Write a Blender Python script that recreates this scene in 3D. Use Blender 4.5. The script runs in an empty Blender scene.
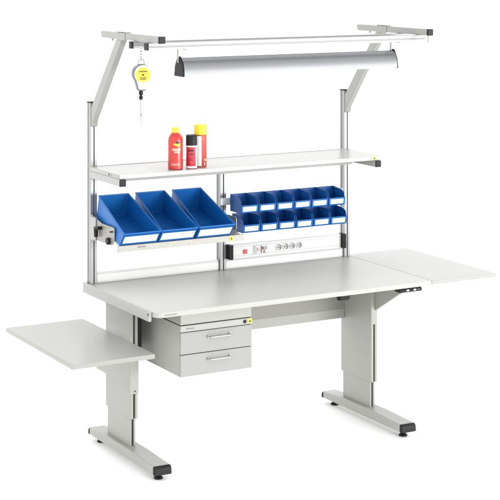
import bpy, bmesh, math, random
from mathutils import Vector, Matrix
random.seed(4)
S = bpy.context.scene
COL = S.collection
R = math.radians

# ------------------------------------------------------------------ camera, world, lights, exposure
cam = bpy.data.cameras.new('camera')
cam.sensor_width = 36.0
cam.lens = 117.35
cam.shift_x = -0.0048
cam.shift_y = -0.5966
cam.clip_start = 0.1
cam.clip_end = 1000
camo = bpy.data.objects.new('camera', cam)
COL.objects.link(camo)
camo.location = (-3.1528, -6.5234, 2.377)
camo.rotation_euler = (R(90), 0, -0.5096)
S.camera = camo

world = bpy.data.worlds.new('World')
S.world = world
world.use_nodes = True
bg = world.node_tree.nodes['Background']
bg.inputs['Color'].default_value = (1.0, 1.0, 1.0, 1)
bg.inputs['Strength'].default_value = 1.86


def area_light(name, loc, target, size, power, color=(1, 1, 1)):
    l = bpy.data.lights.new(name, 'AREA')
    l.shape = 'RECTANGLE'
    l.size, l.size_y = size
    l.energy = power
    l.color = color
    o = bpy.data.objects.new(name, l)
    COL.objects.link(o)
    o.location = loc
    d = Vector(target) - Vector(loc)
    o.rotation_euler = d.to_track_quat('-Z', 'Y').to_euler()
    return o


area_light('key_softbox', (5.2, -7.9, 1.35), (0.75, 0.2, 1.5), (5.2, 1.7), 465, (1.0, 0.99, 0.97))
S.view_settings.view_transform = 'Standard'
S.view_settings.look = 'None'
S.view_settings.exposure = 0.0
S.view_settings.gamma = 1.0
S.render.engine = 'CYCLES'
S.cycles.max_bounces = 8
S.cycles.diffuse_bounces = 5


# ------------------------------------------------------------------ materials
PIGMENT = 0.86  # overall tone of every painted, plastic and metal surface


def mat(name, col, rough=0.4, metal=0.0, noise=0.0, scale=60.0, bump=0.0, bscale=400.0, spec=0.5, rvar=0.0, coat=0.0, stretch=(1, 1, 1)):
    if name != 'white_floor':
        col = tuple(c * PIGMENT for c in col)
    m = bpy.data.materials.new(name)
    m.use_nodes = True
    nt = m.node_tree
    p = nt.nodes['Principled BSDF']
    p.inputs['Base Color'].default_value = (*col, 1)
    p.inputs['Roughness'].default_value = rough
    p.inputs['Metallic'].default_value = metal
    p.inputs['Specular IOR Level'].default_value = spec
    p.inputs['Coat Weight'].default_value = coat
    tc = nt.nodes.new('ShaderNodeTexCoord')
    mp = nt.nodes.new('ShaderNodeMapping')
    mp.inputs['Scale'].default_value = stretch
    nt.links.new(tc.outputs['Object'], mp.inputs['Vector'])
    if noise > 0:
        n = nt.nodes.new('ShaderNodeTexNoise')
        n.inputs['Scale'].default_value = scale
        n.inputs['Detail'].default_value = 6
        nt.links.new(mp.outputs['Vector'], n.inputs['Vector'])
        r = nt.nodes.new('ShaderNodeMapRange')
        r.inputs['From Min'].default_value = 0.3
        r.inputs['From Max'].default_value = 0.7
        r.inputs['To Min'].default_value = 1 - noise
        r.inputs['To Max'].default_value = 1 + noise
        nt.links.new(n.outputs['Fac'], r.inputs['Value'])
        v = nt.nodes.new('ShaderNodeVectorMath')
        v.operation = 'SCALE'
        v.inputs[0].default_value = col
        nt.links.new(r.outputs['Result'], v.inputs['Scale'])
        nt.links.new(v.outputs['Vector'], p.inputs['Base Color'])
        if rvar > 0:
            r2 = nt.nodes.new('ShaderNodeMapRange')
            r2.inputs['From Min'].default_value = 0.3
            r2.inputs['From Max'].default_value = 0.7
            r2.inputs['To Min'].default_value = max(0.02, rough - rvar)
            r2.inputs['To Max'].default_value = rough + rvar
            nt.links.new(n.outputs['Fac'], r2.inputs['Value'])
            nt.links.new(r2.outputs['Result'], p.inputs['Roughness'])
    if bump > 0:
        n2 = nt.nodes.new('ShaderNodeTexNoise')
        n2.inputs['Scale'].default_value = bscale
        n2.inputs['Detail'].default_value = 3
        nt.links.new(mp.outputs['Vector'], n2.inputs['Vector'])
        b = nt.nodes.new('ShaderNodeBump')
        b.inputs['Strength'].default_value = bump
        b.inputs['Distance'].default_value = 0.001
        nt.links.new(n2.outputs['Fac'], b.inputs['Height'])
        nt.links.new(b.outputs['Normal'], p.inputs['Normal'])
    return m


M = {}
M['floor'] = mat('white_floor', (0.985, 0.985, 0.985), 0.6, spec=0.1)
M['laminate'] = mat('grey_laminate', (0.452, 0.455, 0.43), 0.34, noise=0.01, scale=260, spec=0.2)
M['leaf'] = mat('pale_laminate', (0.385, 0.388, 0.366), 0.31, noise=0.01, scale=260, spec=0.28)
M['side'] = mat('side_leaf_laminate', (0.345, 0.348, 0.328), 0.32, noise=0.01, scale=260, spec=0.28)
M['drawer'] = mat('drawer_front_paint', (0.315, 0.319, 0.302), 0.42, noise=0.02, scale=300, bump=0.1, bscale=900)
M['paint'] = mat('light_grey_paint', (0.375, 0.38, 0.352), 0.42, noise=0.025, scale=300, bump=0.12, bscale=900)
M['frame'] = mat('mid_grey_paint', (0.315, 0.32, 0.30), 0.42, noise=0.025, scale=300, bump=0.12, bscale=900)
M['paint_white'] = mat('off_white_paint', (0.385, 0.39, 0.375), 0.4, noise=0.02, scale=300, bump=0.1, bscale=900)
M['alu'] = mat('anodised_aluminium', (0.34, 0.345, 0.345), 0.36, metal=0.5, noise=0.05, scale=90, stretch=(12, 12, 0.4))
M['alu_x'] = mat('anodised_aluminium_rail', (0.315, 0.32, 0.32), 0.4, metal=0.3, noise=0.05, scale=90, stretch=(0.4, 12, 12))
M['rail_white'] = mat('satin_light_aluminium', (0.74, 0.745, 0.75), 0.35, metal=0.15, noise=0.03, scale=90, stretch=(0.4, 12, 12))
M['steel'] = mat('grey_steel', (0.40, 0.40, 0.37), 0.4, metal=0.3, noise=0.04, scale=120)
M['galv'] = mat('zinc_plated_steel', (0.33, 0.325, 0.30), 0.38, metal=0.4, noise=0.08, scale=70)
M['casing'] = mat('brushed_dark_steel', (0.20, 0.20, 0.21), 0.3, metal=0.9, noise=0.05, scale=60)
M['chrome'] = mat('polished_chrome', (0.55, 0.56, 0.57), 0.25, metal=1.0, noise=0.02, scale=50)
M['black'] = mat('black_plastic', (0.010, 0.010, 0.011), 0.45, noise=0.15, scale=200, bump=0.1, spec=0.25)
M['slot'] = mat('dark_slot_shade_and_fittings', (0.03, 0.03, 0.03), 0.5, noise=0.1, scale=100)  # shade inside the slots put in as colour; also dark screws and pins
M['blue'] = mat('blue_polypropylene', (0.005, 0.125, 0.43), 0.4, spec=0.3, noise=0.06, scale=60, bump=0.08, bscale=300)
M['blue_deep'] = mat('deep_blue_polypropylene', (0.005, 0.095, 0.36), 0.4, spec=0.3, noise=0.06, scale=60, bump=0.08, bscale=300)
M['card'] = mat('white_label_card', (0.84, 0.84, 0.83), 0.55, noise=0.02, scale=80)
M['red'] = mat('red_lacquer', (0.56, 0.022, 0.014), 0.28, noise=0.05, scale=60, coat=0.3)
M['crimson'] = mat('crimson_lacquer', (0.55, 0.012, 0.03), 0.28, noise=0.05, scale=60, coat=0.3)
M['orange_red'] = mat('orange_red_lacquer', (0.58, 0.045, 0.022), 0.28, noise=0.05, scale=60, coat=0.3)
M['yellow'] = mat('yellow_plastic', (0.80, 0.60, 0.02), 0.35, noise=0.04, scale=60)
M['sticker'] = mat('yellow_sticker', (0.76, 0.66, 0.03), 0.45, noise=0.03, scale=90)
M['disc'] = mat('yellow_disc_print', (0.80, 0.63, 0.05), 0.4, noise=0.05, scale=90)
M['white'] = mat('white_plastic', (0.74, 0.74, 0.73), 0.32, noise=0.02, scale=90)
M['panel'] = mat('white_panel_enamel', (0.76, 0.76, 0.755), 0.35, noise=0.02, scale=90)
M['cover'] = mat('lamp_cover_metallic_grey', (0.235, 0.243, 0.252), 0.42, metal=0.85, noise=0.03, scale=120, stretch=(0.3, 8, 8))
M['diffuser'] = mat('opal_diffuser', (0.80, 0.80, 0.80), 0.4, noise=0.01, scale=40)
M['switch_red'] = mat('red_switch_plastic', (0.72, 0.07, 0.03), 0.3, noise=0.03, scale=90)
M['pale_blue'] = mat('pale_blue_plastic', (0.50, 0.62, 0.66), 0.35, noise=0.03, scale=90)
M['pink'] = mat('pale_pink_plastic', (0.75, 0.45, 0.42), 0.35, noise=0.03, scale=90)
M['brown'] = mat('brown_plastic', (0.22, 0.10, 0.06), 0.4, noise=0.05, scale=90)
M['ink'] = mat('grey_print', (0.22, 0.22, 0.22), 0.5, noise=0.1, scale=300)
M['ink_dark'] = mat('black_print', (0.03, 0.027, 0.02), 0.5, noise=0.1, scale=300)
M['cream'] = mat('cream_print', (0.72, 0.60, 0.50), 0.4, noise=0.05, scale=200)


def perforated():
    m = mat('perforated_sheet', (0.30, 0.30, 0.275), 0.45, noise=0.03, scale=200)
    nt = m.node_tree
    p = nt.nodes['Principled BSDF']
    src = p.inputs['Base Color'].links[0].from_socket
    tc = nt.nodes.new('ShaderNodeTexCoord')
    mp = nt.nodes.new('ShaderNodeMapping')
    mp.inputs['Scale'].default_value = (140, 140, 140)
    fr = nt.nodes.new('ShaderNodeVectorMath')
    fr.operation = 'FRACTION'
    sb = nt.nodes.new('ShaderNodeVectorMath')
    sb.operation = 'SUBTRACT'
    sb.inputs[1].default_value = (0.5, 0.5, 0.5)
    ml = nt.nodes.new('ShaderNodeVectorMath')
    ml.operation = 'MULTIPLY'
    ml.inputs[1].default_value = (1, 0, 1)
    ln = nt.nodes.new('ShaderNodeVectorMath')
    ln.operation = 'LENGTH'
    lt = nt.nodes.new('ShaderNodeMath')
    lt.operation = 'LESS_THAN'
    lt.inputs[1].default_value = 0.3
    mx = nt.nodes.new('ShaderNodeMix')
    mx.data_type = 'RGBA'
    L = nt.links.new
    L(tc.outputs['Object'], mp.inputs['Vector'])
    L(mp.outputs['Vector'], fr.inputs[0])
    L(fr.outputs['Vector'], sb.inputs[0])
    L(sb.outputs['Vector'], ml.inputs[0])
    L(ml.outputs['Vector'], ln.inputs[0])
    L(ln.outputs['Value'], lt.inputs[0])
    L(lt.outputs['Value'], mx.inputs['Factor'])
    L(src, mx.inputs['A'])
    mx.inputs['B'].default_value = (0.13, 0.13, 0.12, 1)
    L(mx.outputs['Result'], p.inputs['Base Color'])
    return m


M['perf'] = perforated()

# ------------------------------------------------------------------ helpers
WORLD = {}


def tag(o, label=None, cat=None, group=None, kind=None):
    if label: o['label'] = label
    if cat: o['category'] = cat
    if group: o['group'] = group
    if kind: o['kind'] = kind
    return o


def empty(name, loc, label=None, cat=None, group=None):
    o = bpy.data.objects.new(name, None)
    o.empty_display_size = 0.1
    COL.objects.link(o)
    o.location = loc
    WORLD[o.name] = Vector(loc)
    return tag(o, label, cat, group)


def copy_tree(o, parent=None):
    c = o.copy()
    COL.objects.link(c)
    if parent is not None:
        c.parent = parent
    for ch in list(o.children):
        copy_tree(ch, c)
    return c


class MB:
    """collects shapes in world coordinates and links them as ONE mesh object"""
    def __init__(s):
        s.bm = bmesh.new()

    def box(s, x0, x1, y0, y1, z0, z1):
        v = [s.bm.verts.new(p) for p in ((x0, y0, z0), (x1, y0, z0), (x1, y1, z0), (x0, y1, z0), (x0, y0, z1), (x1, y0, z1), (x1, y1, z1), (x0, y1, z1))]
        for f in ((3, 2, 1, 0), (4, 5, 6, 7), (0, 1, 5, 4), (1, 2, 6, 5), (2, 3, 7, 6), (3, 0, 4, 7)):
            s.bm.faces.new([v[i] for i in f])
        return s

    def prism(s, poly, axis, a, b):
        def P(u, w, t):
            return {'x': (t, u, w), 'y': (u, t, w), 'z': (u, w, t)}[axis]
        A = [s.bm.verts.new(P(u, w, a)) for u, w in poly]
        B = [s.bm.verts.new(P(u, w, b)) for u, w in poly]
        n = len(poly)
        fs = [s.bm.faces.new(A), s.bm.faces.new(B[::-1])]
        for i in range(n):
            fs.append(s.bm.faces.new((A[i], B[i], B[(i + 1) % n], A[(i + 1) % n])))
        bmesh.ops.recalc_face_normals(s.bm, faces=fs)
        return s

    def lathe(s, prof, c=(0, 0, 0), n=40):
        rings = []
        for r, z in prof:
            rings.append([s.bm.verts.new((c[0] + r * math.cos(2 * math.pi * k / n), c[1] + r * math.sin(2 * math.pi * k / n), c[2] + z)) for k in range(n)])
        fs = []
        for a, b in zip(rings, rings[1:]):
            for k in range(n):
                fs.append(s.bm.faces.new((a[k], a[(k + 1) % n], b[(k + 1) % n], b[k])))
        fs.append(s.bm.faces.new(rings[0][::-1]))
        fs.append(s.bm.faces.new(rings[-1]))
        bmesh.ops.recalc_face_normals(s.bm, faces=fs)
        return s

    def tube(s, pts, r, n=10, closed=False):
        pts = [Vector(p) for p in pts]
        rings = []
        N = len(pts)
        for i, p in enumerate(pts):
            if closed:
                d = (pts[(i + 1) % N] - pts[i - 1])
            else:
                d = (pts[min(i + 1, N - 1)] - pts[max(i - 1, 0)])
            d.normalize()
            up = Vector((0, 0, 1)) if abs(d.z) < 0.95 else Vector((0, 1, 0))
            u = d.cross(up).normalized()
            w = d.cross(u).normalized()
            rr = r[i] if isinstance(r, (list, tuple)) else r
            rings.append([s.bm.verts.new(p + u * rr * math.cos(2 * math.pi * k / n) + w * rr * math.sin(2 * math.pi * k / n)) for k in range(n)])
        fs = []
        rng = range(N) if closed else range(N - 1)
        for i in rng:
            a, b = rings[i], rings[(i + 1) % N]
            for k in range(n):
                fs.append(s.bm.faces.new((a[k], a[(k + 1) % n], b[(k + 1) % n], b[k])))
        if not closed:
            fs.append(s.bm.faces.new(rings[0][::-1]))
            fs.append(s.bm.faces.new(rings[-1]))
        bmesh.ops.recalc_face_normals(s.bm, faces=fs)
        return s

    def cyl(s, p0, p1, r, n=24):
        return s.tube([p0, p1], r, n)

    def quad(s, *p):
        s.bm.faces.new([s.bm.verts.new(q) for q in p])
        return s

    def build(s, name, material, parent=None, bevel=0.0, seg=2, smooth=False, label=None):
        me = bpy.data.meshes.new(name)
        vs = [v.co.copy() for v in s.bm.verts]
        lo = Vector([min(v[i] for v in vs) for i in range(3)])
        hi = Vector([max(v[i] for v in vs) for i in range(3)])
        c = (lo + hi) / 2
        for v in s.bm.verts:
            v.co -= c
        s.bm.to_mesh(me)
        s.bm.free()
        me.materials.append(M[material])
        o = bpy.data.objects.new(name, me)
        COL.objects.link(o)
        if parent is not None:
            o.parent = parent
            o.location = c - WORLD[parent.name]
        else:
            o.location = c
        WORLD[o.name] = c
        if bevel > 0:
            b = o.modifiers.new('bevel', 'BEVEL')
            b.width = bevel
            b.segments = seg
            b.limit_method = 'ANGLE'
            b.angle_limit = R(35)
            b.harden_normals = False
        if smooth or bevel > 0:
            for f in me.polygons:
                f.use_smooth = True
            me.set_sharp_from_angle(angle=R(35))
        if label:
            o['label'] = label
        return o


def rounded_rect(x0, x1, y0, y1, r, n=6, which=(1, 1, 1, 1)):
    pts = []
    for (cx, cy, a0, on) in ((x0 + r, y0 + r, 180, which[0]), (x1 - r, y0 + r, 270, which[1]), (x1 - r, y1 - r, 0, which[2]), (x0 + r, y1 - r, 90, which[3])):
        if on:
            for k in range(n + 1):
                a = R(a0 + 90 * k / n)
                pts.append((cx + r * math.cos(a), cy + r * math.sin(a)))
        else:
            a = R(a0)
            pts.append((x0 if cx < (x0 + x1) / 2 else x1, y0 if cy < (y0 + y1) / 2 else y1))
    return pts


# ------------------------------------------------------------------ setting
tag(MB().quad((-400, -400, 0), (400, -400, 0), (400, 400, 0), (-400, 400, 0)).build('floor', 'floor'), kind='structure')

# ------------------------------------------------------------------ workbench
H = 0.77
wb = empty('workbench', (0.75, 0.4, 0), 'large light grey adjustable steel workbench with side leaves, shelf and overhead frame', 'workbench')
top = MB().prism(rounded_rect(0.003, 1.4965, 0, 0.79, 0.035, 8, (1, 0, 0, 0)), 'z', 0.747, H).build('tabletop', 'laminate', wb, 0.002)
MB().prism([(0.786, 0.7735), (0.786, 0.724), (0.045, 0.726), (0.038, 0.7735)], 'x', -0.012, 0.0015).build('side_rail', 'paint_white', wb, 0.0015)
MB().cyl((-0.0135, 0.052, 0.757), (-0.011, 0.052, 0.757), 0.005, 16).build('rail_screw', 'slot', wb, 0)
b = MB()
for x0, w in ((0.045, .012), (0.0595, .006), (0.068, .014), (0.085, .005), (0.0925, .013)):
    b.box(x0, x0 + w, -0.0008, 0.0006, 0.7555, 0.7605)
b.build('maker_marking', 'ink', top)
# right hand extension leaf
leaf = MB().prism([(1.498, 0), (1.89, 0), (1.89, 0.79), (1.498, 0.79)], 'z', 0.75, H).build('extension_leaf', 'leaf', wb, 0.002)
for y in (0.20, 0.55):
    MB().box(1.46, 1.84, y, y + 0.04, 0.722, 0.7465).build('leaf_bracket', 'paint', leaf, 0.002)
# lower left side leaf
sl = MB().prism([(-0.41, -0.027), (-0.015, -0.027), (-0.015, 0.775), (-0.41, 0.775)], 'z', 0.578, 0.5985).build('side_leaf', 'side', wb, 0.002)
MB().box(0.0385, 0.0457, 0.3585, 0.74, 0.358, 0.535).build('leaf_bracket', 'paint', sl, 0.002)
for y in (0.42, 0.62):
    MB().prism([(-0.3, 0.5775), (-0.3, 0.555), (-0.05, 0.50), (0.038, 0.50), (0.038, 0.528), (-0.022, 0.528), (-0.03, 0.5775)], 'y', y, y + 0.03).build('leaf_arm', 'paint', sl, 0.002)
MB().box(0.0385, 0.0835, 0.3515, 0.3583, 0.322, 0.535).build('leaf_clamp', 'paint', sl, 0.0015)
MB().cyl((0.064, 0.3505, 0.335), (0.064, 0.352, 0.335), 0.004, 12).build('clamp_screw', 'slot', sl)


def leg(xc, slot_top, front_arm):
    t = 0.0185
    x0, x1 = xc - t, xc + t
    sw = 0.0052
    # outer sleeve: hollow front with a slot
    m = MB()
    V = {}

    def v(x, y, z):
        k = (round(x, 5), round(y, 5), round(z, 5))
        if k not in V:
            V[k] = m.bm.verts.new(k)
        return V[k]

    zb, zt, ya, yb_, yc = 0.203, 0.746, 0.36, 0.645, 0.374
    a, c = xc - sw, xc + sw
    for f in (
        [(x0, ya, zb), (a, ya, zb), (a, ya, slot_top), (x0, ya, slot_top)],
        [(c, ya, zb), (x1, ya, zb), (x1, ya, slot_top), (c, ya, slot_top)],
        [(x0, ya, slot_top), (a, ya, slot_top), (c, ya, slot_top), (x1, ya, slot_top), (x1, ya, zt), (x0, ya, zt)],
        [(a, yc, zb), (c, yc, zb), (c, yc, slot_top), (a, yc, slot_top)],
        [(a, ya, zb), (a, yc, zb), (a, yc, slot_top), (a, ya, slot_top)],
        [(c, yc, zb), (c, ya, zb), (c, ya, slot_top), (c, yc, slot_top)],
        [(a, ya, slot_top), (a, yc, slot_top), (c, yc, slot_top), (c, ya, slot_top)],
        [(x0, yb_, zb), (x0, ya, zb), (x0, ya, slot_top), (x0, ya, zt), (x0, yb_, zt)],
        [(x1, ya, zb), (x1, yb_, zb), (x1, yb_, zt), (x1, ya, zt), (x1, ya, slot_top)],
        [(x1, yb_, zb), (x0, yb_, zb), (x0, yb_, zt), (x1, yb_, zt)],
        [(x0, ya, zt), (x1, ya, zt), (x1, yb_, zt), (x0, yb_, zt)],
        [(x0, ya, zb), (x0, yb_, zb), (x1, yb_, zb), (x1, ya, zb), (c, ya, zb), (c, yc, zb), (a, yc, zb), (a, ya, zb)],
    ):
        m.bm.faces.new([v(*q) for q in f])
    bmesh.ops.recalc_face_normals(m.bm, faces=m.bm.faces[:])
    o = m.build('leg', 'paint', wb, 0.0025)
    MB().box(xc - sw + .0005, xc + sw - .0005, 0.371, 0.376, 0.2035, slot_top - .001).build('slot_shade_or_strip', 'slot', o)  # dark strip stands in for the shade inside the sleeve slot
    MB().cyl((xc, 0.3592, slot_top + .015), (xc, 0.3612, slot_top + .015), 0.0045, 14).build('leg_screw', 'steel', o)
    t2 = t - 0.004
    poly = [(xc - t2, 0.378), (xc - sw, 0.378), (xc - sw, 0.390), (xc + sw, 0.390), (xc + sw, 0.378), (xc + t2, 0.378), (xc + t2, 0.632), (xc - t2, 0.632)]
    ic = MB().prism(poly, 'z', 0.0735, 0.26).build('inner_column', 'paint', o, 0.002)
    MB().box(xc - sw + .0005, xc + sw - .0005, 0.386, 0.392, 0.0745, 0.2).build('slot_shade_or_strip', 'slot', o)  # shade of the lower column slot, painted as a dark strip
    # support arm and gusset under the top
    if front_arm:
        MB().prism([(0.3595, 0.565), (0.115, 0.703), (0.07, 0.72), (0.07, 0.7455), (0.3595, 0.7455)], 'x', xc + 0.004, xc + 0.018).build('gusset', 'paint', o, 0.002)
    MB().box(xc - 0.02, xc + 0.02, 0.6455, 0.73, 0.70, 0.7455).build('rear_arm', 'paint', o, 0.002)
    # foot
    hw = 0.0425
    yf, yb = 0.075, 0.785
    prof = [(yf, 0.029), (yf, 0.068), (0.30, 0.0745), (0.60, 0.0745), (yb, 0.062), (yb, 0.029)]
    MB().prism(prof, 'x', xc - hw, xc + hw).build('foot', 'paint', o, 0.005, 3)
    for (a, bb, zt) in ((0.052, 0.0745, 0.0675), (0.7855, 0.803, 0.0615)):
        c = MB()
        if a < .4:
            c.prism([(bb, 0.0285), (bb, zt + .001), (a + .012, zt), (a + .003, zt - .01), (a, 0.0285)], 'x', xc - hw - .0005, xc + hw + .0005)
        else:
            c.prism([(a, 0.0285), (a, zt + .001), (bb - .01, zt - .003), (bb, zt - .015), (bb - .002, 0.0285)], 'x', xc - hw - .0005, xc + hw + .0005)
        c.build('end_cap', 'black', o, 0.005, 3)
    for y in (0.105, 0.735):
        MB().lathe([(0.021, 0.0005), (0.021, 0.006), (0.017, 0.011), (0.009, 0.013), (0.009, 0.030)], (xc, y, 0), 20).build('levelling_foot', 'black', o, 0)
    return o


leg(0.065, 0.725, False)
MB().box(0.084, 0.108, 0.37, 0.41, 0.52, 0.7455).build('black_infill', 'black', wb, 0.002)  # plain black box in the space between left leg and drawer cabinet
leg(1.399, 0.495, True)
# cross beam and perforated tray between the legs
MB().box(0.087, 1.379, 0.61, 0.646, 0.482, 0.530).build('cross_beam', 'paint', wb, 0.002)
MB().box(0.087, 1.379, 0.6, 0.603, 0.531, 0.7455).build('perforated_tray', 'perf', wb)
# height control box and connector
cb = MB().prism([(0.001, 0.7265), (0.0, 0.7345), (0.006, 0.7455), (0.05, 0.7455), (0.05, 0.7265)], 'x', 1.310, 1.440).build('control_box', 'black', wb, 0.003)
for x in (1.348, 1.389):
    MB().box(x, x + 0.014, -0.0022, 0.002, 0.7325, 0.7405).build('button', 'white', cb, 0.001)
MB().box(1.414, 1.424, -0.0015, 0.003, 0.7345, 0.7385).build('button', 'ink', cb, 0.001)
MB().cyl((1.04, 0.13, 0.714), (1.095, 0.13, 0.714), 0.0195, 20).box(1.035, 1.105, 0.118, 0.15, 0.728, 0.746).build('cable_connector', 'black', wb, 0.002)

# uprights (aluminium profile with slots on front and side)
def upright(x0, z0, z1, cap=True):
    x1, y0, y1 = x0 + 0.035, 0.73, 0.775
    xs, g = x0 + 0.0165, 0.0045
    poly = [(x0, y0), (xs, y0), (xs, y0 + .012), (xs + g, y0 + .012), (xs + g, y0), (x1, y0), (x1, y1), (x0, y1), (x0, y0 + 0.030), (x0 + .010, y0 + .030), (x0 + .010, y0 + .024), (x0, y0 + .024)]
    o = MB().prism(poly, 'z', z0, z1).build('upright', 'alu', wb, 0.0012)
    MB().box(xs + .0003, xs + g - .0003, y0 + .005, y0 + .0125, z0 + .002, z1 - .002).build('slot_shade_or_strip', 'slot', o)  # added dark strip giving the front slot its shade by colour
    MB().box(x0 + .006, x0 + .0105, y0 + .0243, y0 + .0297, z0 + .002, z1 - .002).build('slot_shade_or_strip', 'steel', o)
    if cap:
        MB().box(x0 - .0005, x1 + .0005, y0 - .0005, y1 + .0005, z1, z1 + .006).build('end_cap', 'black', o, 0.0015)
    return o


upright(0.005, H + .0005, 1.645)
upright(0.715, H + .0005, 1.285, False)
upright(1.455, H + .0005, 1.645)
MB().prism([(0.744, 0.7705), (0.744, 0.775), (0.742, 0.776), (0.742, 0.812), (0.745, 0.814), (0.745, 0.818), (0.742, 0.820), (0.742, 0.8235), (0.77, 0.8235), (0.77, 0.7705)], 'x', 0.0405, 0.7145).build('cross_rail', 'rail_white', wb, 0.0006)
MB().prism([(0.744, 0.7705), (0.744, 0.775), (0.742, 0.776), (0.742, 0.812), (0.745, 0.814), (0.745, 0.818), (0.742, 0.820), (0.742, 0.8235), (0.77, 0.8235), (0.77, 0.7705)], 'x', 0.7505, 1.4545).build('cross_rail', 'rail_white', wb, 0.0006)

# instrument shelf
sh = MB().prism(rounded_rect(0.0, 1.478, 0.389, 0.725, 0.006, 3), 'z', 1.3185, 1.339).build('shelf', 'leaf', wb, 0.002)
MB().box(0.036, 1.455, 0.7255, 0.7292, 1.318, 1.3415).build('rear_trim', 'steel', sh, 0.0005)
MB().prism([(0.3885, 1.3205), (0.3845, 1.3215), (0.3845, 1.3365), (0.3885, 1.3385)], 'x', 0.003, 1.475).build('front_edge', 'panel', sh, 0.0012)
for x in (0.0, 1.421):
    tb = MB().box(x, x + 0.031, 0.386, 0.7295, 1.285, 1.318).build('shelf_bracket', 'paint_white' if x < 1 else 'steel', sh, 0.002)
    MB().box(x - .0006, x + 0.0316, 0.376, 0.3858, 1.2845, 1.3175).build('end_cap', 'black', tb, 0.0025)
MB().box(0.0315, 1.4205, 0.60, 0.63, 1.275, 1.318).build('shelf_beam', 'paint', sh, 0.002)
b = MB().cyl((-0.0018, 0.50, 1.3285), (0.002, 0.50, 1.3285), 0.0045, 14).cyl((-0.0018, 0.475, 1.3285), (0.002, 0.475, 1.3285), 0.002, 10)
b.build('shelf_screw', 'slot', sh)


def esd_sticker(parent, x, y, z, s=0.018):
    st = MB().box(x - s / 2, x + s / 2, y - 0.0012, y, z - s / 2, z + s / 2).build('warning_sticker', 'sticker', parent, 0.0003)
    k = s * 0.32
    t = MB()
    t.prism([(x - k, z - k * .8), (x + k, z - k * .8), (x, z + k)], 'y', y - 0.0016, y - 0.0011)
    t.build('sticker_symbol', 'ink_dark', st)
    return st


esd_sticker(sh, 1.416, 0.3843, 1.330, 0.0185)

# overhead frame
for x0 in (0.007, 1.457):
    x1 = x0 + 0.030
    MB().prism([(0.7295, 1.625), (0.7295, 1.530), (0.715, 1.535), (0.708, 1.565), (0.375, 1.9685), (0.437, 1.9685)], 'x', x0, x1).build('slanted_arm', 'frame', wb, 0.0025)
    ar = MB().prism([(-0.012, 1.969), (0.602, 1.969), (0.612, 1.980), (0.612, 2.0), (-0.012, 2.0)], 'x', x0, x1).build('overhead_arm', 'frame', wb, 0.002)
    MB().box(x0 - .0006, x1 + .0006, -0.026, -0.0125, 1.9685, 2.0005).build('end_cap', 'black', ar, 0.0025)
    MB().box(x0 - .0025, x0 - .0002, 0.335, 0.42, 1.966, 2.004).box(x0 - .0025, x1 + .0025, 0.335, 0.42, 2.0005, 2.004).build('clamp_sleeve', 'frame', ar, 0.0008)
    MB().box(x0 - .001, x0 + .003, 0.417, 0.421, 1.968, 2.0045).build('sleeve_gap', 'slot', ar)
    MB().cyl((x0 + .016, 0.51, 1.958), (x0 + .016, 0.51, 1.9688), 0.006, 12).build('arm_bolt', 'steel', ar)
    MB().cyl((x0 - .0012, 0.69, 1.578), (x0 + .001, 0.69, 1.578), 0.004, 12).build('arm_screw', 'steel', wb)
for y0 in (0.065, 0.225):
    rl = MB().prism([(y0, 1.935), (y0, 1.948), (y0 + .003, 1.948), (y0 + .003, 1.953), (y0, 1.953), (y0, 1.9675), (y0 + .03, 1.9675), (y0 + .03, 1.935)], 'x', -0.002, 1.498).build('overhead_rail', 'alu_x', wb, 0.001)
    MB().box(-0.012, -0.0024, y0 - .0006, y0 + .0306, 1.9345, 1.968).build('end_cap', 'black', rl, 0.002)
    MB().box(1.4984, 1.505, y0 - .0006, y0 + .0306, 1.9345, 1.968).build('end_cap', 'white', rl, 0.002)
b = MB().cyl((1.476, 0.0, 1.94), (1.476, 0.0, 1.9687), 0.004, 12).cyl((1.476, 0, 1.936), (1.476, 0, 1.941), 0.006, 12)
b.build('hanging_bolt', 'steel', wb)

# tilted rack for the large bins
TILT = R(16)
tt = math.tan(TILT)
zf = 1.004
tray = MB().prism([(0.401, zf - .002), (0.401, zf - .0035), (0.725, zf + .324 * tt - .0035), (0.725, zf + .324 * tt - .002)], 'x', 0.012, 0.655).build('bin_rack', 'galv', wb, 0.0004)
MB().prism([(0.3955, 0.978), (0.3955, 1.0065), (0.3995, 1.0085), (0.4005, 1.0085), (0.4005, 0.978)], 'x', -0.003, 0.668).build('front_lip', 'galv', tray, 0.001)
for s, x0 in ((-1, 0.006), (1, 0.656)):
    br = MB().prism([(0.455, 1.024), (0.455, 1.076), (0.462, 1.083), (0.60, 1.083), (0.7295, 1.11), (0.7295, 0.995), (0.50, 0.995), (0.475, 1.0)], 'x', x0, x0 + 0.004).build('side_bracket', 'galv', tray, 0.0008)
    xa, xb = (x0 - .014, x0) if s < 0 else (x0 + .004, x0 + .018)
    xo = xa if s < 0 else xb
    kn = MB().cyl((xa, 0.512, 1.013), (xb, 0.512, 1.013), 0.017, 20).build('clamp_knob', 'black', br, 0.003)
    lv = MB().tube([(xo, 0.60, 1.062), (xo, 0.637, 1.058), (xo, 0.635, 1.015)], [.009, .011, .009], 12).cyl((xa, 0.60, 1.062), (xb, 0.60, 1.062), 0.008, 14).build('clamp_lever', 'black', br, 0.001)
    MB().cyl((xo, 0.475, 1.062), (xa if s > 0 else xb, 0.475, 1.062), 0.004, 12).build('bracket_pin', 'slot', br)
    MB().box(x0 - .006 if s < 0 else x0 + .0045, x0 - .0005 if s < 0 else x0 + .012, 0.66, 0.7295, 0.99, 1.10).build('mounting_shoe', 'paint_white', br, 0.002)
b = MB()
for x0, w in ((0.100, .012), (0.115, .008), (0.125, .014)):
    b.box(x0, x0 + w, 0.3945, 0.3956, 0.992, 0.9985)
b.build('rack_marking', 'ink', tray)
esd_sticker(tray, 0.597, 0.3953, 0.9925, 0.019)

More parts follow.
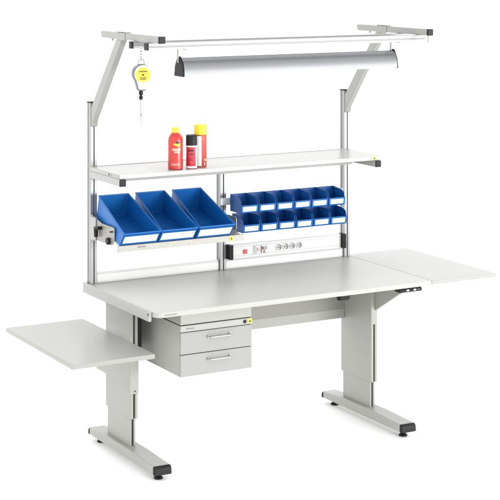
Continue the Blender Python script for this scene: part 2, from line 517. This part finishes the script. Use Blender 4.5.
# hanging rails for the small bins
for z in (1.118, 1.020):
    MB().prism([(0.7045, z - .012), (0.7045, z + .012), (0.708, z + .018), (0.7295, z + .018), (0.7295, z - .018), (0.708, z - .018)], 'x', 0.716, 1.430).build('bin_rail', 'rail_white', wb, 0.001)


# ------------------------------------------------------------------ bins
def shell(outer_b, outer_t, th, floor_z):
    """open box: outer bottom and top loops of 4 points (front-left, front-right, back-right, back-left)"""
    m = MB()
    bm = m.bm
    ob = [bm.verts.new(p) for p in outer_b]
    ot = [bm.verts.new(p) for p in outer_t]
    sg = ((1, 1), (-1, 1), (-1, -1), (1, -1))
    it = [bm.verts.new((p[0] + s[0] * th, p[1] + s[1] * th, p[2])) for p, s in zip(outer_t, sg)]
    ib = [bm.verts.new((p[0] + s[0] * th, p[1] + s[1] * th, p[2] + floor_z)) for p, s in zip(outer_b, sg)]
    F = bm.faces.new
    F(ob[::-1])
    F(ib)
    for i in range(4):
        j = (i + 1) % 4
        F((ob[i], ob[j], ot[j], ot[i]))
        F((ot[i], ot[j], it[j], it[i]))
        F((it[i], it[j], ib[j], ib[i]))
    bmesh.ops.recalc_face_normals(bm, faces=bm.faces[:])
    return m


def make_large_bin():
    root = empty('storage_bin', (0, 0, 0))
    wf, wbk, L = 0.096, 0.077, 0.318
    hf, hb, out = 0.076, 0.114, 0.034
    ob = [(-wf, 0, 0), (wf, 0, 0), (wbk, L, 0), (-wbk, L, 0)]
    ot = [(-wf + .001, -out, hf), (wf - .001, -out, hf), (wbk + .001, L + .002, hb), (-wbk - .001, L + .002, hb)]
    m = shell(ob, ot, 0.0045, 0.005)
    for k in range(13):
        y = 0.03 + k * 0.0215
        w = wf + (wbk - wf) * y / L - 0.0055
        m.box(-w, w, y, y + 0.005, 0.0048, 0.0085)
    body = m.build('bin_body', 'blue', root, 0.0018)
    # rim flange
    r = MB()
    def bar(a, c, hw=0.0035):
        r.tube([a, c], hw, 8)
    for i in range(4):
        bar(ot[i], ot[(i + 1) % 4])
    r.build('rim', 'blue', body, 0, smooth=True)
    # label holder on the slanted front: frame + card
    d = Vector((0, -out, hf)).normalized()
    n = Vector((0, -hf, -out)).normalized()
    def P(x, t, o):
        return Vector((x, 0, 0)) + Vector((0, -out, hf)) * t + n * o
    c = MB()
    def slab(x0, x1, t0, t1, o0, o1):
        v = [c.bm.verts.new(P(x, t, o)) for o in (o0, o1) for x, t in ((x0, t0), (x1, t0), (x1, t1), (x0, t1))]
        fs = [c.bm.faces.new([v[i] for i in f]) for f in ((0, 1, 2, 3), (7, 6, 5, 4), (0, 1, 5, 4), (1, 2, 6, 5), (2, 3, 7, 6), (3, 0, 4, 7))]
        bmesh.ops.recalc_face_normals(c.bm, faces=fs)
    slab(-0.087, 0.087, 0.24, 0.80, -.0005, 0.0022)
    c.build('label_card', 'card', body)
    c = MB()
    slab(-0.092, 0.092, 0.155, 0.235, -.0005, 0.0045)
    slab(-0.092, 0.092, 0.81, 0.86, -.0005, 0.0035)
    slab(-0.092, -0.0875, 0.236, 0.809, -.0005, 0.0035)
    slab(0.0875, 0.092, 0.236, 0.809, -.0005, 0.0035)
    c.build('label_holder', 'blue', body, 0.0006)
    root.rotation_euler = (TILT, 0, 0)
    return root


lb = make_large_bin()
large = ((0.105, 'large blue open bin at the left end of the tilted rack, beside the lever'),
         (0.300, 'middle one of the three large blue open bins on the tilted rack'),
         (0.499, 'large blue open bin at the right end of the tilted rack'))
for i, (x, lab) in enumerate(large):
    o = lb if i == 0 else copy_tree(lb)
    o.location = (x, 0.406, zf + .0003)
    tag(o, lab, 'bin', 'large blue bins on the tilted rack')


def make_small_bin():
    root = empty('small_bin', (0, 0, 0))
    hw, L = 0.0485, 0.112
    th = 0.003
    m = MB()
    side = [(0.006, 0.0), (0.0, 0.005), (-0.004, 0.040), (0.004, 0.066), (0.030, 0.078), (L, 0.086), (L, 0.0)]
    m.prism(side, 'x', -hw, -hw + th)
    m.prism(side, 'x', hw - th, hw)
    m.box(-hw + th, hw - th, L - th, L, 0.0, 0.0855)
    m.box(-hw + th, hw - th, 0.006, L - th, 0.0, 0.004)
    m.prism([(0.0065, 0.0), (0.0, 0.005), (-0.005, 0.041), (-0.0015, 0.041), (0.0045, 0.004)], 'x', -hw + th, hw - th)
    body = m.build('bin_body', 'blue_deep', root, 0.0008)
    # front label field
    c = MB()
    c.prism([(-0.0012, 0.0095), (-0.0045, 0.034), (-0.0068, 0.034), (-0.0034, 0.0095)], 'x', -0.0385, 0.0385)
    c.build('label_card', 'card', body)
    c = MB()
    c.prism([(0.002, 0.003), (-0.001, 0.009), (-0.0045, 0.009), (-0.001, 0.002)], 'x', -hw, hw)
    c.prism([(-0.0042, 0.0345), (-0.0052, 0.042), (-0.0085, 0.042), (-0.0075, 0.0345)], 'x', -hw, hw)
    c.prism([(-0.0015, 0.009), (-0.0045, 0.0345), (-0.0075, 0.0345), (-0.0042, 0.009)], 'x', -hw, -0.0388)
    c.prism([(-0.0015, 0.009), (-0.0045, 0.0345), (-0.0075, 0.0345), (-0.0042, 0.009)], 'x', 0.0388, hw)
    c.build('label_holder', 'blue', body, 0.0006)
    return root


sb = make_small_bin()
ORD = ('first', 'second', 'third', 'fourth', 'fifth', 'sixth')
k = 0
for row, (x0, z, nm) in enumerate(((0.757, 1.0705, 'upper'), (0.768, 0.972, 'lower'))):
    for i in range(6):
        o = sb if k == 0 else copy_tree(sb)
        k += 1
        o.location = (x0 + 0.0485 + i * 0.1028, 0.5915, z)
        if i == 0:
            lab = 'small blue bin at the left end of the %s row, by the middle upright' % nm
        elif i == 5:
            lab = 'small blue bin at the right end of the %s row, by the right upright' % nm
        else:
            lab = '%s small blue bin from the left in the %s row of six' % (ORD[i], nm)
        tag(o, lab, 'bin', 'small blue bins hung in two rows')

# ------------------------------------------------------------------ power panel
pp = empty('power_panel', (1.09, 0.715, 0.8235), 'long white socket panel with red switch and black end caps between the uprights', 'socket panel')
F = 0.7145
body = MB().prism([(F, 0.8245), (F, 0.892), (F + .004, 0.8965), (0.744, 0.8965), (0.744, 0.8245)], 'x', 0.772, 1.424).build('panel_body', 'panel', pp, 0.001)
for x0, x1 in ((0.751, 0.7715), (1.4245, 1.445)):
    MB().box(x0, x1, F - .020, 0.7445, 0.8240, 0.8975).box(x0 + .006, x0 + .009, F - .0215, F - .0195, 0.826, 0.895).box(x0 + .012, x0 + .015, F - .0215, F - .0195, 0.826, 0.895).build('end_cap', 'black', pp, 0.001)
b = MB().box(0.7725, 1.4235, F - .0015, F, 0.8955, 0.8972).box(0.7725, 1.4235, F - .0012, F, 0.8372, 0.8384).box(0.7725, 1.4235, F - .0012, F, 0.8825, 0.8835)
b.build('panel_groove', 'steel', body)
sw = MB().box(0.838, 0.860, F - .005, F - .0002, 0.845, 0.866).build('rocker_switch', 'switch_red', pp, 0.0015)
fr = MB().box(0.897, 0.990, F - .003, F - .0002, 0.8395, 0.8815).build('breaker_plate', 'white', pp, 0.001)
MB().box(0.903, 0.914, F - .006, F - .0032, 0.842, 0.879).build('breaker_module', 'pale_blue', fr, 0.001)
MB().box(0.917, 0.931, F - .006, F - .0032, 0.851, 0.869).build('test_button', 'pink', fr, 0.001)
MB().box(0.940, 0.9445, F - .006, F - .0032, 0.842, 0.879).box(0.955, 0.963, F - .0065, F - .0032, 0.842, 0.852).build('breaker_marking', 'brown', fr, 0.0005)
MB().prism([(F - .0032, 0.856), (F - .014, 0.862), (F - .014, 0.870), (F - .0032, 0.873)], 'x', 0.949, 0.972).build('toggle', 'steel', fr, 0.001)
for xs in (1.045, 1.0855, 1.1255, 1.166):
    s = MB()
    n = 28
    # ring with a recessed well
    prof = [(0.0165, 0.0), (0.0165, 0.0035), (0.0135, 0.0035), (0.0125, -0.006), (0.0, -0.006)]
    rings = []
    for r_, d_ in prof[:-1]:
        rings.append([s.bm.verts.new((xs + r_ * math.cos(2 * math.pi * q / n), F - d_, 0.8605 + r_ * math.sin(2 * math.pi * q / n))) for q in range(n)])
    for a_, c_ in zip(rings, rings[1:]):
        for q in range(n):
            s.bm.faces.new((a_[q], a_[(q + 1) % n], c_[(q + 1) % n], c_[q]))
    bmesh.ops.recalc_face_normals(s.bm, faces=s.bm.faces[:])
    so = s.build('socket', 'white', pp, smooth=True)
    w_ = MB()
    w_.cyl((xs, F - .0006, 0.8605), (xs, F - .0001, 0.8605), 0.0124, 24)
    w_.build('socket_well', 'steel', so)
    w_ = MB()
    for dx in (-0.005, 0.005):
        w_.cyl((xs + dx, F - .0012, 0.8605), (xs + dx, F - .0004, 0.8605), 0.0026, 10)
    w_.build('socket_hole', 'black', so)
    w_ = MB()
    w_.tube([(xs + 0.0145 * math.cos(R(a)), F - .0042, 0.8605 + 0.0145 * math.sin(R(a))) for a in range(-60, 101, 10)], 0.0016, 8)
    w_.build('socket_rim', 'steel', so)

# ------------------------------------------------------------------ drawer unit
du = empty('drawer_unit', (0.361, 0.34, 0.44), 'light grey two drawer cabinet with steel handles hanging under the tabletop', 'drawer unit')
X0, X1, Y0 = 0.175, 0.546, 0.1
cs = MB().box(X0, X1, Y0 + .016, 0.56, 0.441, 0.674).build('cabinet', 'paint', du, 0.002)
MB().prism([(X0 + .001, Y0 + .001), (X1 - .002, Y0 + .001), (X1 - .002, 0.5), (X0 + .001, 0.5)], 'z', 0.6785, 0.7465).build('mounting_frame', 'paint', du, 0.0015)
tf = MB().box(X0, X1, Y0, Y0 + .0155, 0.6455, 0.674).build('lock_rail', 'paint_white', du, 0.0015)
MB().cyl((0.508, Y0 - .003, 0.660), (0.508, Y0 + .001, 0.660), 0.0085, 20).build('lock', 'black', tf, 0.001)
esd_sticker(tf, 0.535, Y0 - .0002, 0.6605, 0.021)
b = MB()
for x0, w in ((0.203, .010), (0.2155, .006), (0.2235, .010), (0.2355, .008)):
    b.box(x0, x0 + w, Y0 - .0008, Y0 + .0004, 0.6565, 0.6625)
b.build('maker_marking', 'ink', tf)
for z0, z1 in ((0.5435, 0.6425), (0.4415, 0.5405)):
    dr = MB().box(X0, X1, Y0, Y0 + .0155, z0, z1).build('drawer', 'drawer', du, 0.002)
    zh = z0 + 0.0695
    pts = []
    for a in range(0, 91, 15):
        pts.append((0.318 + .010 - .010 * math.cos(R(a)), Y0 - .014 - .010 * math.sin(R(a)), zh))
    pts = [(0.318, Y0 - .0005, zh)] + pts + [(0.746 - p[0], p[1], p[2]) for p in pts[::-1]] + [(0.428, Y0 - .0005, zh)]
    h = MB().tube(pts, 0.0046, 12)
    h.cyl((0.318, Y0 - .005, zh), (0.318, Y0 - .0002, zh), 0.0075, 16).cyl((0.428, Y0 - .005, zh), (0.428, Y0 - .0002, zh), 0.0075, 16)
    h.build('handle', 'chrome', dr, smooth=True)

# ------------------------------------------------------------------ hanging lamp
LY, LZ = 0.148, 1.809
lx0, lx1 = 0.196, 1.362
lp = empty('work_lamp', ((lx0 + lx1) / 2, LY, LZ), 'long grey curved work lamp with black end caps hanging under the overhead rails', 'lamp')


def dome(w, h, n=18, z0=0.0):
    return [(LY - w * math.cos(math.pi * k / n) * (1 if True else 0), LZ + z0 + h * math.sin(math.pi * k / n) ** 0.85) for k in range(n + 1)]


outer = dome(0.047, 0.083)
inner = dome(0.0445, 0.0805)
m = MB()
n = len(outer)
A = [[m.bm.verts.new((x, y, z)) for (y, z) in outer] for x in (lx0, lx1)]
Bv = [[m.bm.verts.new((x, y, z)) for (y, z) in inner] for x in (lx0, lx1)]
for i in range(n - 1):
    m.bm.faces.new((A[0][i], A[0][i + 1], A[1][i + 1], A[1][i]))
    m.bm.faces.new((Bv[0][i], Bv[0][i + 1], Bv[1][i + 1], Bv[1][i]))
    for e in (0, 1):
        m.bm.faces.new((A[e][i], A[e][i + 1], Bv[e][i + 1], Bv[e][i]))
for i in (0, n - 1):
    m.bm.faces.new((A[0][i], A[1][i], Bv[1][i], Bv[0][i]))
bmesh.ops.recalc_face_normals(m.bm, faces=m.bm.faces[:])
m.build('lamp_cover', 'cover', lp, smooth=True)
MB().box(lx0 + .002, lx1 - .002, LY - .043, LY + .043, LZ + .004, LZ + .009).build('diffuser', 'diffuser', lp, 0.001)
capp = [(LY - .0485, LZ - .003), (LY - .040, LZ + .045), (LY - .018, LZ + .085), (LY - .008, LZ + .090), (LY + .008, LZ + .090), (LY + .018, LZ + .085), (LY + .040, LZ + .045), (LY + .0485, LZ - .003)]
MB().prism(capp, 'x', lx0 - .007, lx0 - .0003).build('end_cap', 'black', lp, 0.002)
MB().prism(capp, 'x', lx1 + .0003, lx1 + .007).build('end_cap', 'black', lp, 0.002)
for x in (lx0 - .0085, lx1 - .004):
    MB().box(x - .004, x + .001 , LY - .007, LY + .007, LZ + .06 if x < 1 else LZ + .084, 1.931).box(x - .004, x + .001, 0.07, 0.25, 1.9312, 1.9347).build('hanger', 'galv', lp, 0.0006)

# ------------------------------------------------------------------ spring balancer
bx, by, bz = 0.046, 0.24, 1.814
sbal = empty('tool_balancer', (bx, by, bz), 'white spring balancer with yellow disc hanging by a chain from the overhead rail', 'tool balancer')
BR = Matrix.Rotation(R(-14), 4, 'Z')


def rotate_mb(m):
    bmesh.ops.rotate(m.bm, verts=m.bm.verts[:], cent=(bx, by, bz), matrix=BR.to_3x3())
    return m


def outline(sc=1.0, dx=0.0):
    pts = []
    r = 0.043 * sc
    for a in range(-35, 216, 10):
        pts.append((bx + r * math.cos(R(a)), bz + 0.003 + r * math.sin(R(a)) * 1.08))
    pts += [(bx - 0.030 * sc, bz - 0.036 * sc), (bx - 0.024 * sc, bz - 0.056 * sc), (bx - 0.022 * sc, bz - 0.069 * sc), (bx - 0.016 * sc, bz - 0.074 * sc), (bx + 0.014 * sc, bz - 0.074 * sc), (bx + 0.021 * sc, bz - 0.068 * sc), (bx + 0.028 * sc, bz - 0.045 * sc)]
    return [(px + dx, pz) for px, pz in pts]


cas = rotate_mb(MB().prism(outline(1.0), 'y', by - .012, by + .030)).build('casing', 'casing', sbal, 0.004, 3)
rotate_mb(MB().prism(outline(0.91, 0.0025), 'y', by - .017, by - .0121)).build('face_plate', 'white', cas, 0.002)
dm = MB()
dm.cyl((bx + .003, by - .0185, bz), (bx + .003, by - .0171, bz), 0.0345, 40)
dsc = rotate_mb(dm).build('disc', 'disc', cas)
dm = MB()
dm.cyl((bx + .003, by - .022, bz), (bx + .003, by - .0186, bz), 0.0045, 16)
rotate_mb(dm).build('spindle', 'ink_dark', dsc)
random.seed(9)
for rows in (((0.0155, -0.020, 0.020, 0.0062),), ((-0.0125, -0.013, 0.013, 0.0046), (-0.0195, -0.015, 0.015, 0.005))):
    dm = MB()
    for (z, xa, xb, hh) in rows:
        x = xa
        while x < xb - .002:
            w = random.uniform(0.0018, 0.0042)
            dm.box(bx + .003 + x, bx + .003 + min(x + w, xb), by - .0190, by - .0184, bz + z - hh / 2, bz + z + hh / 2)
            x += w + random.uniform(0.0008, 0.0016)
    rotate_mb(dm).build('disc_print', 'ink_dark', dsc)
# eye on top, chain, cable
rotate_mb(MB().tube([(bx + 0.014 * math.cos(R(a)), by + .008, bz + 0.052 + 0.019 * math.sin(R(a))) for a in range(0, 360, 15)], 0.003, 8, True)).build('hanging_eye', 'steel', sbal, smooth=True)
ch = MB()
zc = bz + 0.074
for i in range(4):
    ring = []
    for a in range(0, 360, 20):
        u, w = 0.0042 * math.cos(R(a)), 0.0085 * math.sin(R(a))
        ring.append((bx + (u if i % 2 == 0 else 0), by + .008 + (0 if i % 2 == 0 else u), zc + i * 0.0125 + w))
    ch.tube(ring, 0.0014, 6, True)
ch.build('chain', 'galv', sbal, smooth=True)
MB().lathe([(0.009, -0.075), (0.010, -0.082), (0.010, -0.092), (0.006, -0.095), (0.006, -0.098), (0.009, -0.101), (0.010, -0.108), (0.007, -0.115)], (bx, by + .008, bz), 20).build('cable_stop', 'black', sbal, smooth=True)
MB().cyl((bx, by + .008, bz - .115), (bx, by + .008, bz - .178), 0.0017, 10).cyl((bx, by + .008, bz - .178), (bx, by + .008, bz - .190), 0.0034, 12).cyl((bx, by + .008, bz - .190), (bx, by + .008, bz - .203), 0.0017, 10).build('cable', 'ink', sbal)
hk = MB().tube([(bx + 0.0045 * math.cos(R(a)), by + .008, bz - .211 + 0.009 * math.sin(R(a))) for a in range(0, 360, 20)], 0.0017, 8, True)
hk.cyl((bx, by + .008, bz - .22), (bx, by + .008, bz - .248), 0.0013, 8)
hk.build('hook', 'galv', sbal, smooth=True)

# ------------------------------------------------------------------ spray cans
ZS = 1.3395


def wrap_patch(m, cx, cy, r, a0, a1, z0, z1, n=6):
    """thin curved patch on a can of radius r (angles in degrees, -90 faces the front)"""
    lo = [m.bm.verts.new((cx + r * math.cos(R(a0 + (a1 - a0) * k / n)), cy + r * math.sin(R(a0 + (a1 - a0) * k / n)), z0)) for k in range(n + 1)]
    hi = [m.bm.verts.new((v.co.x, v.co.y, z1)) for v in lo]
    for k in range(n):
        m.bm.faces.new((lo[k], lo[k + 1], hi[k + 1], hi[k]))


VA = -118  # direction of the printed fronts


def print_rows(cx, cy, r, rows, seed):
    random.seed(seed)
    m = MB()
    for (a0, a1, z, h) in rows:
        a = a0
        while a < a1 - 2:
            w = random.uniform(4, 9)
            wrap_patch(m, cx, cy, r, VA + a, VA + min(a + w, a1), ZS + z - h / 2, ZS + z + h / 2, 3)
            a += w + random.uniform(1.2, 3)
    return m


c1 = empty('spray_can', (0.324, 0.452, ZS), 'wide red spray can with round shoulder and narrow yellow cap standing on the shelf', 'spray can', 'spray cans on the shelf')
x, y, r = 0.324, 0.452, 0.036
bd = MB().lathe([(r - .003, 0), (r, .003), (r, .138), (r - .001, .146), (r - .004, .156), (r - .010, .165), (.020, .172), (.0185, .174)], (x, y, ZS), 48).build('can_body', 'red', c1, smooth=True)
MB().lathe([(.0178, .1742), (.0178, .193), (.016, .198), (.012, .1995)], (x, y, ZS), 36).build('cap', 'yellow', c1, smooth=True)
m = MB()
wrap_patch(m, x, y, r + .0006, VA + 2, VA + 38, ZS + .112, ZS + .126)
wrap_patch(m, x, y, r + .0006, VA - 12, VA + 2, ZS + .118, ZS + .124)
m.build('badge', 'sticker', bd)
m = MB()
wrap_patch(m, x, y, r + .0008, VA + 6, VA + 34, ZS + .124, ZS + .134)
m.build('badge_print', 'ink_dark', bd)
print_rows(x, y, r + .0007, ((-22, 45, .096, .010), (-6, 40, .084, .009)), 3).build('lettering', 'cream', bd)
print_rows(x, y, r + .0007, ((-30, 40, .028, .003), (-30, 40, .022, .003)), 5).build('fine_print', 'cream', bd)

c2 = empty('spray_can', (0.402, 0.437, ZS), 'short slim crimson spray can with black cap in front of the taller can', 'spray can', 'spray cans on the shelf')
x, y, r = 0.402, 0.437, 0.0262
bd = MB().lathe([(r - .002, 0), (r, .003), (r, .108), (r - .003, .111)], (x, y, ZS), 44).build('can_body', 'crimson', c2, smooth=True)
MB().lathe([(r + .0008, .1115), (r + .0008, .155), (r - .001, .160), (r - .006, .1615)], (x, y, ZS), 44).build('cap', 'black', c2, smooth=True)
m = MB()
wrap_patch(m, x, y, r + .0006, -180, 180, ZS + .104, ZS + .1105, 44)
wrap_patch(m, x, y, r + .0006, -180, 180, ZS + .003, ZS + .013, 44)
wrap_patch(m, x, y, r + .0006, VA + 50, VA + 95, ZS + .013, ZS + .104, 10)
m.build('white_band', 'card', bd)
print_rows(x, y, r + .0008, ((-28, 30, .088, .012), (-20, 24, .07, .008), (-24, 10, .05, .004), (-24, 16, .042, .004)), 12).build('lettering', 'ink_dark', bd)

c3 = empty('spray_can', (0.468, 0.472, ZS), 'tall orange red spray can with wide yellow cap behind the black capped can', 'spray can', 'spray cans on the shelf')
x, y, r = 0.468, 0.472, 0.0312
bd = MB().lathe([(r - .002, 0), (r, .003), (r, .153), (r - .002, .155)], (x, y, ZS), 44).build('can_body', 'orange_red', c3, smooth=True)
MB().lathe([(r + .0005, .1555), (r + .0005, .198), (r - .001, .203), (r - .004, .2045)], (x, y, ZS), 44).build('cap', 'yellow', c3, smooth=True)
m = MB()
wrap_patch(m, x, y, r + .0006, VA - 60, VA + 12, ZS + .006, ZS + .150, 16)
m.build('white_panel', 'card', bd)
m = MB()
wrap_patch(m, x, y, r + .0006, VA + 40, VA + 62, ZS + .03, ZS + .04)
wrap_patch(m, x, y, r + .0006, VA + 36, VA + 46, ZS + .008, ZS + .022)
m.build('badge', 'cream', bd)
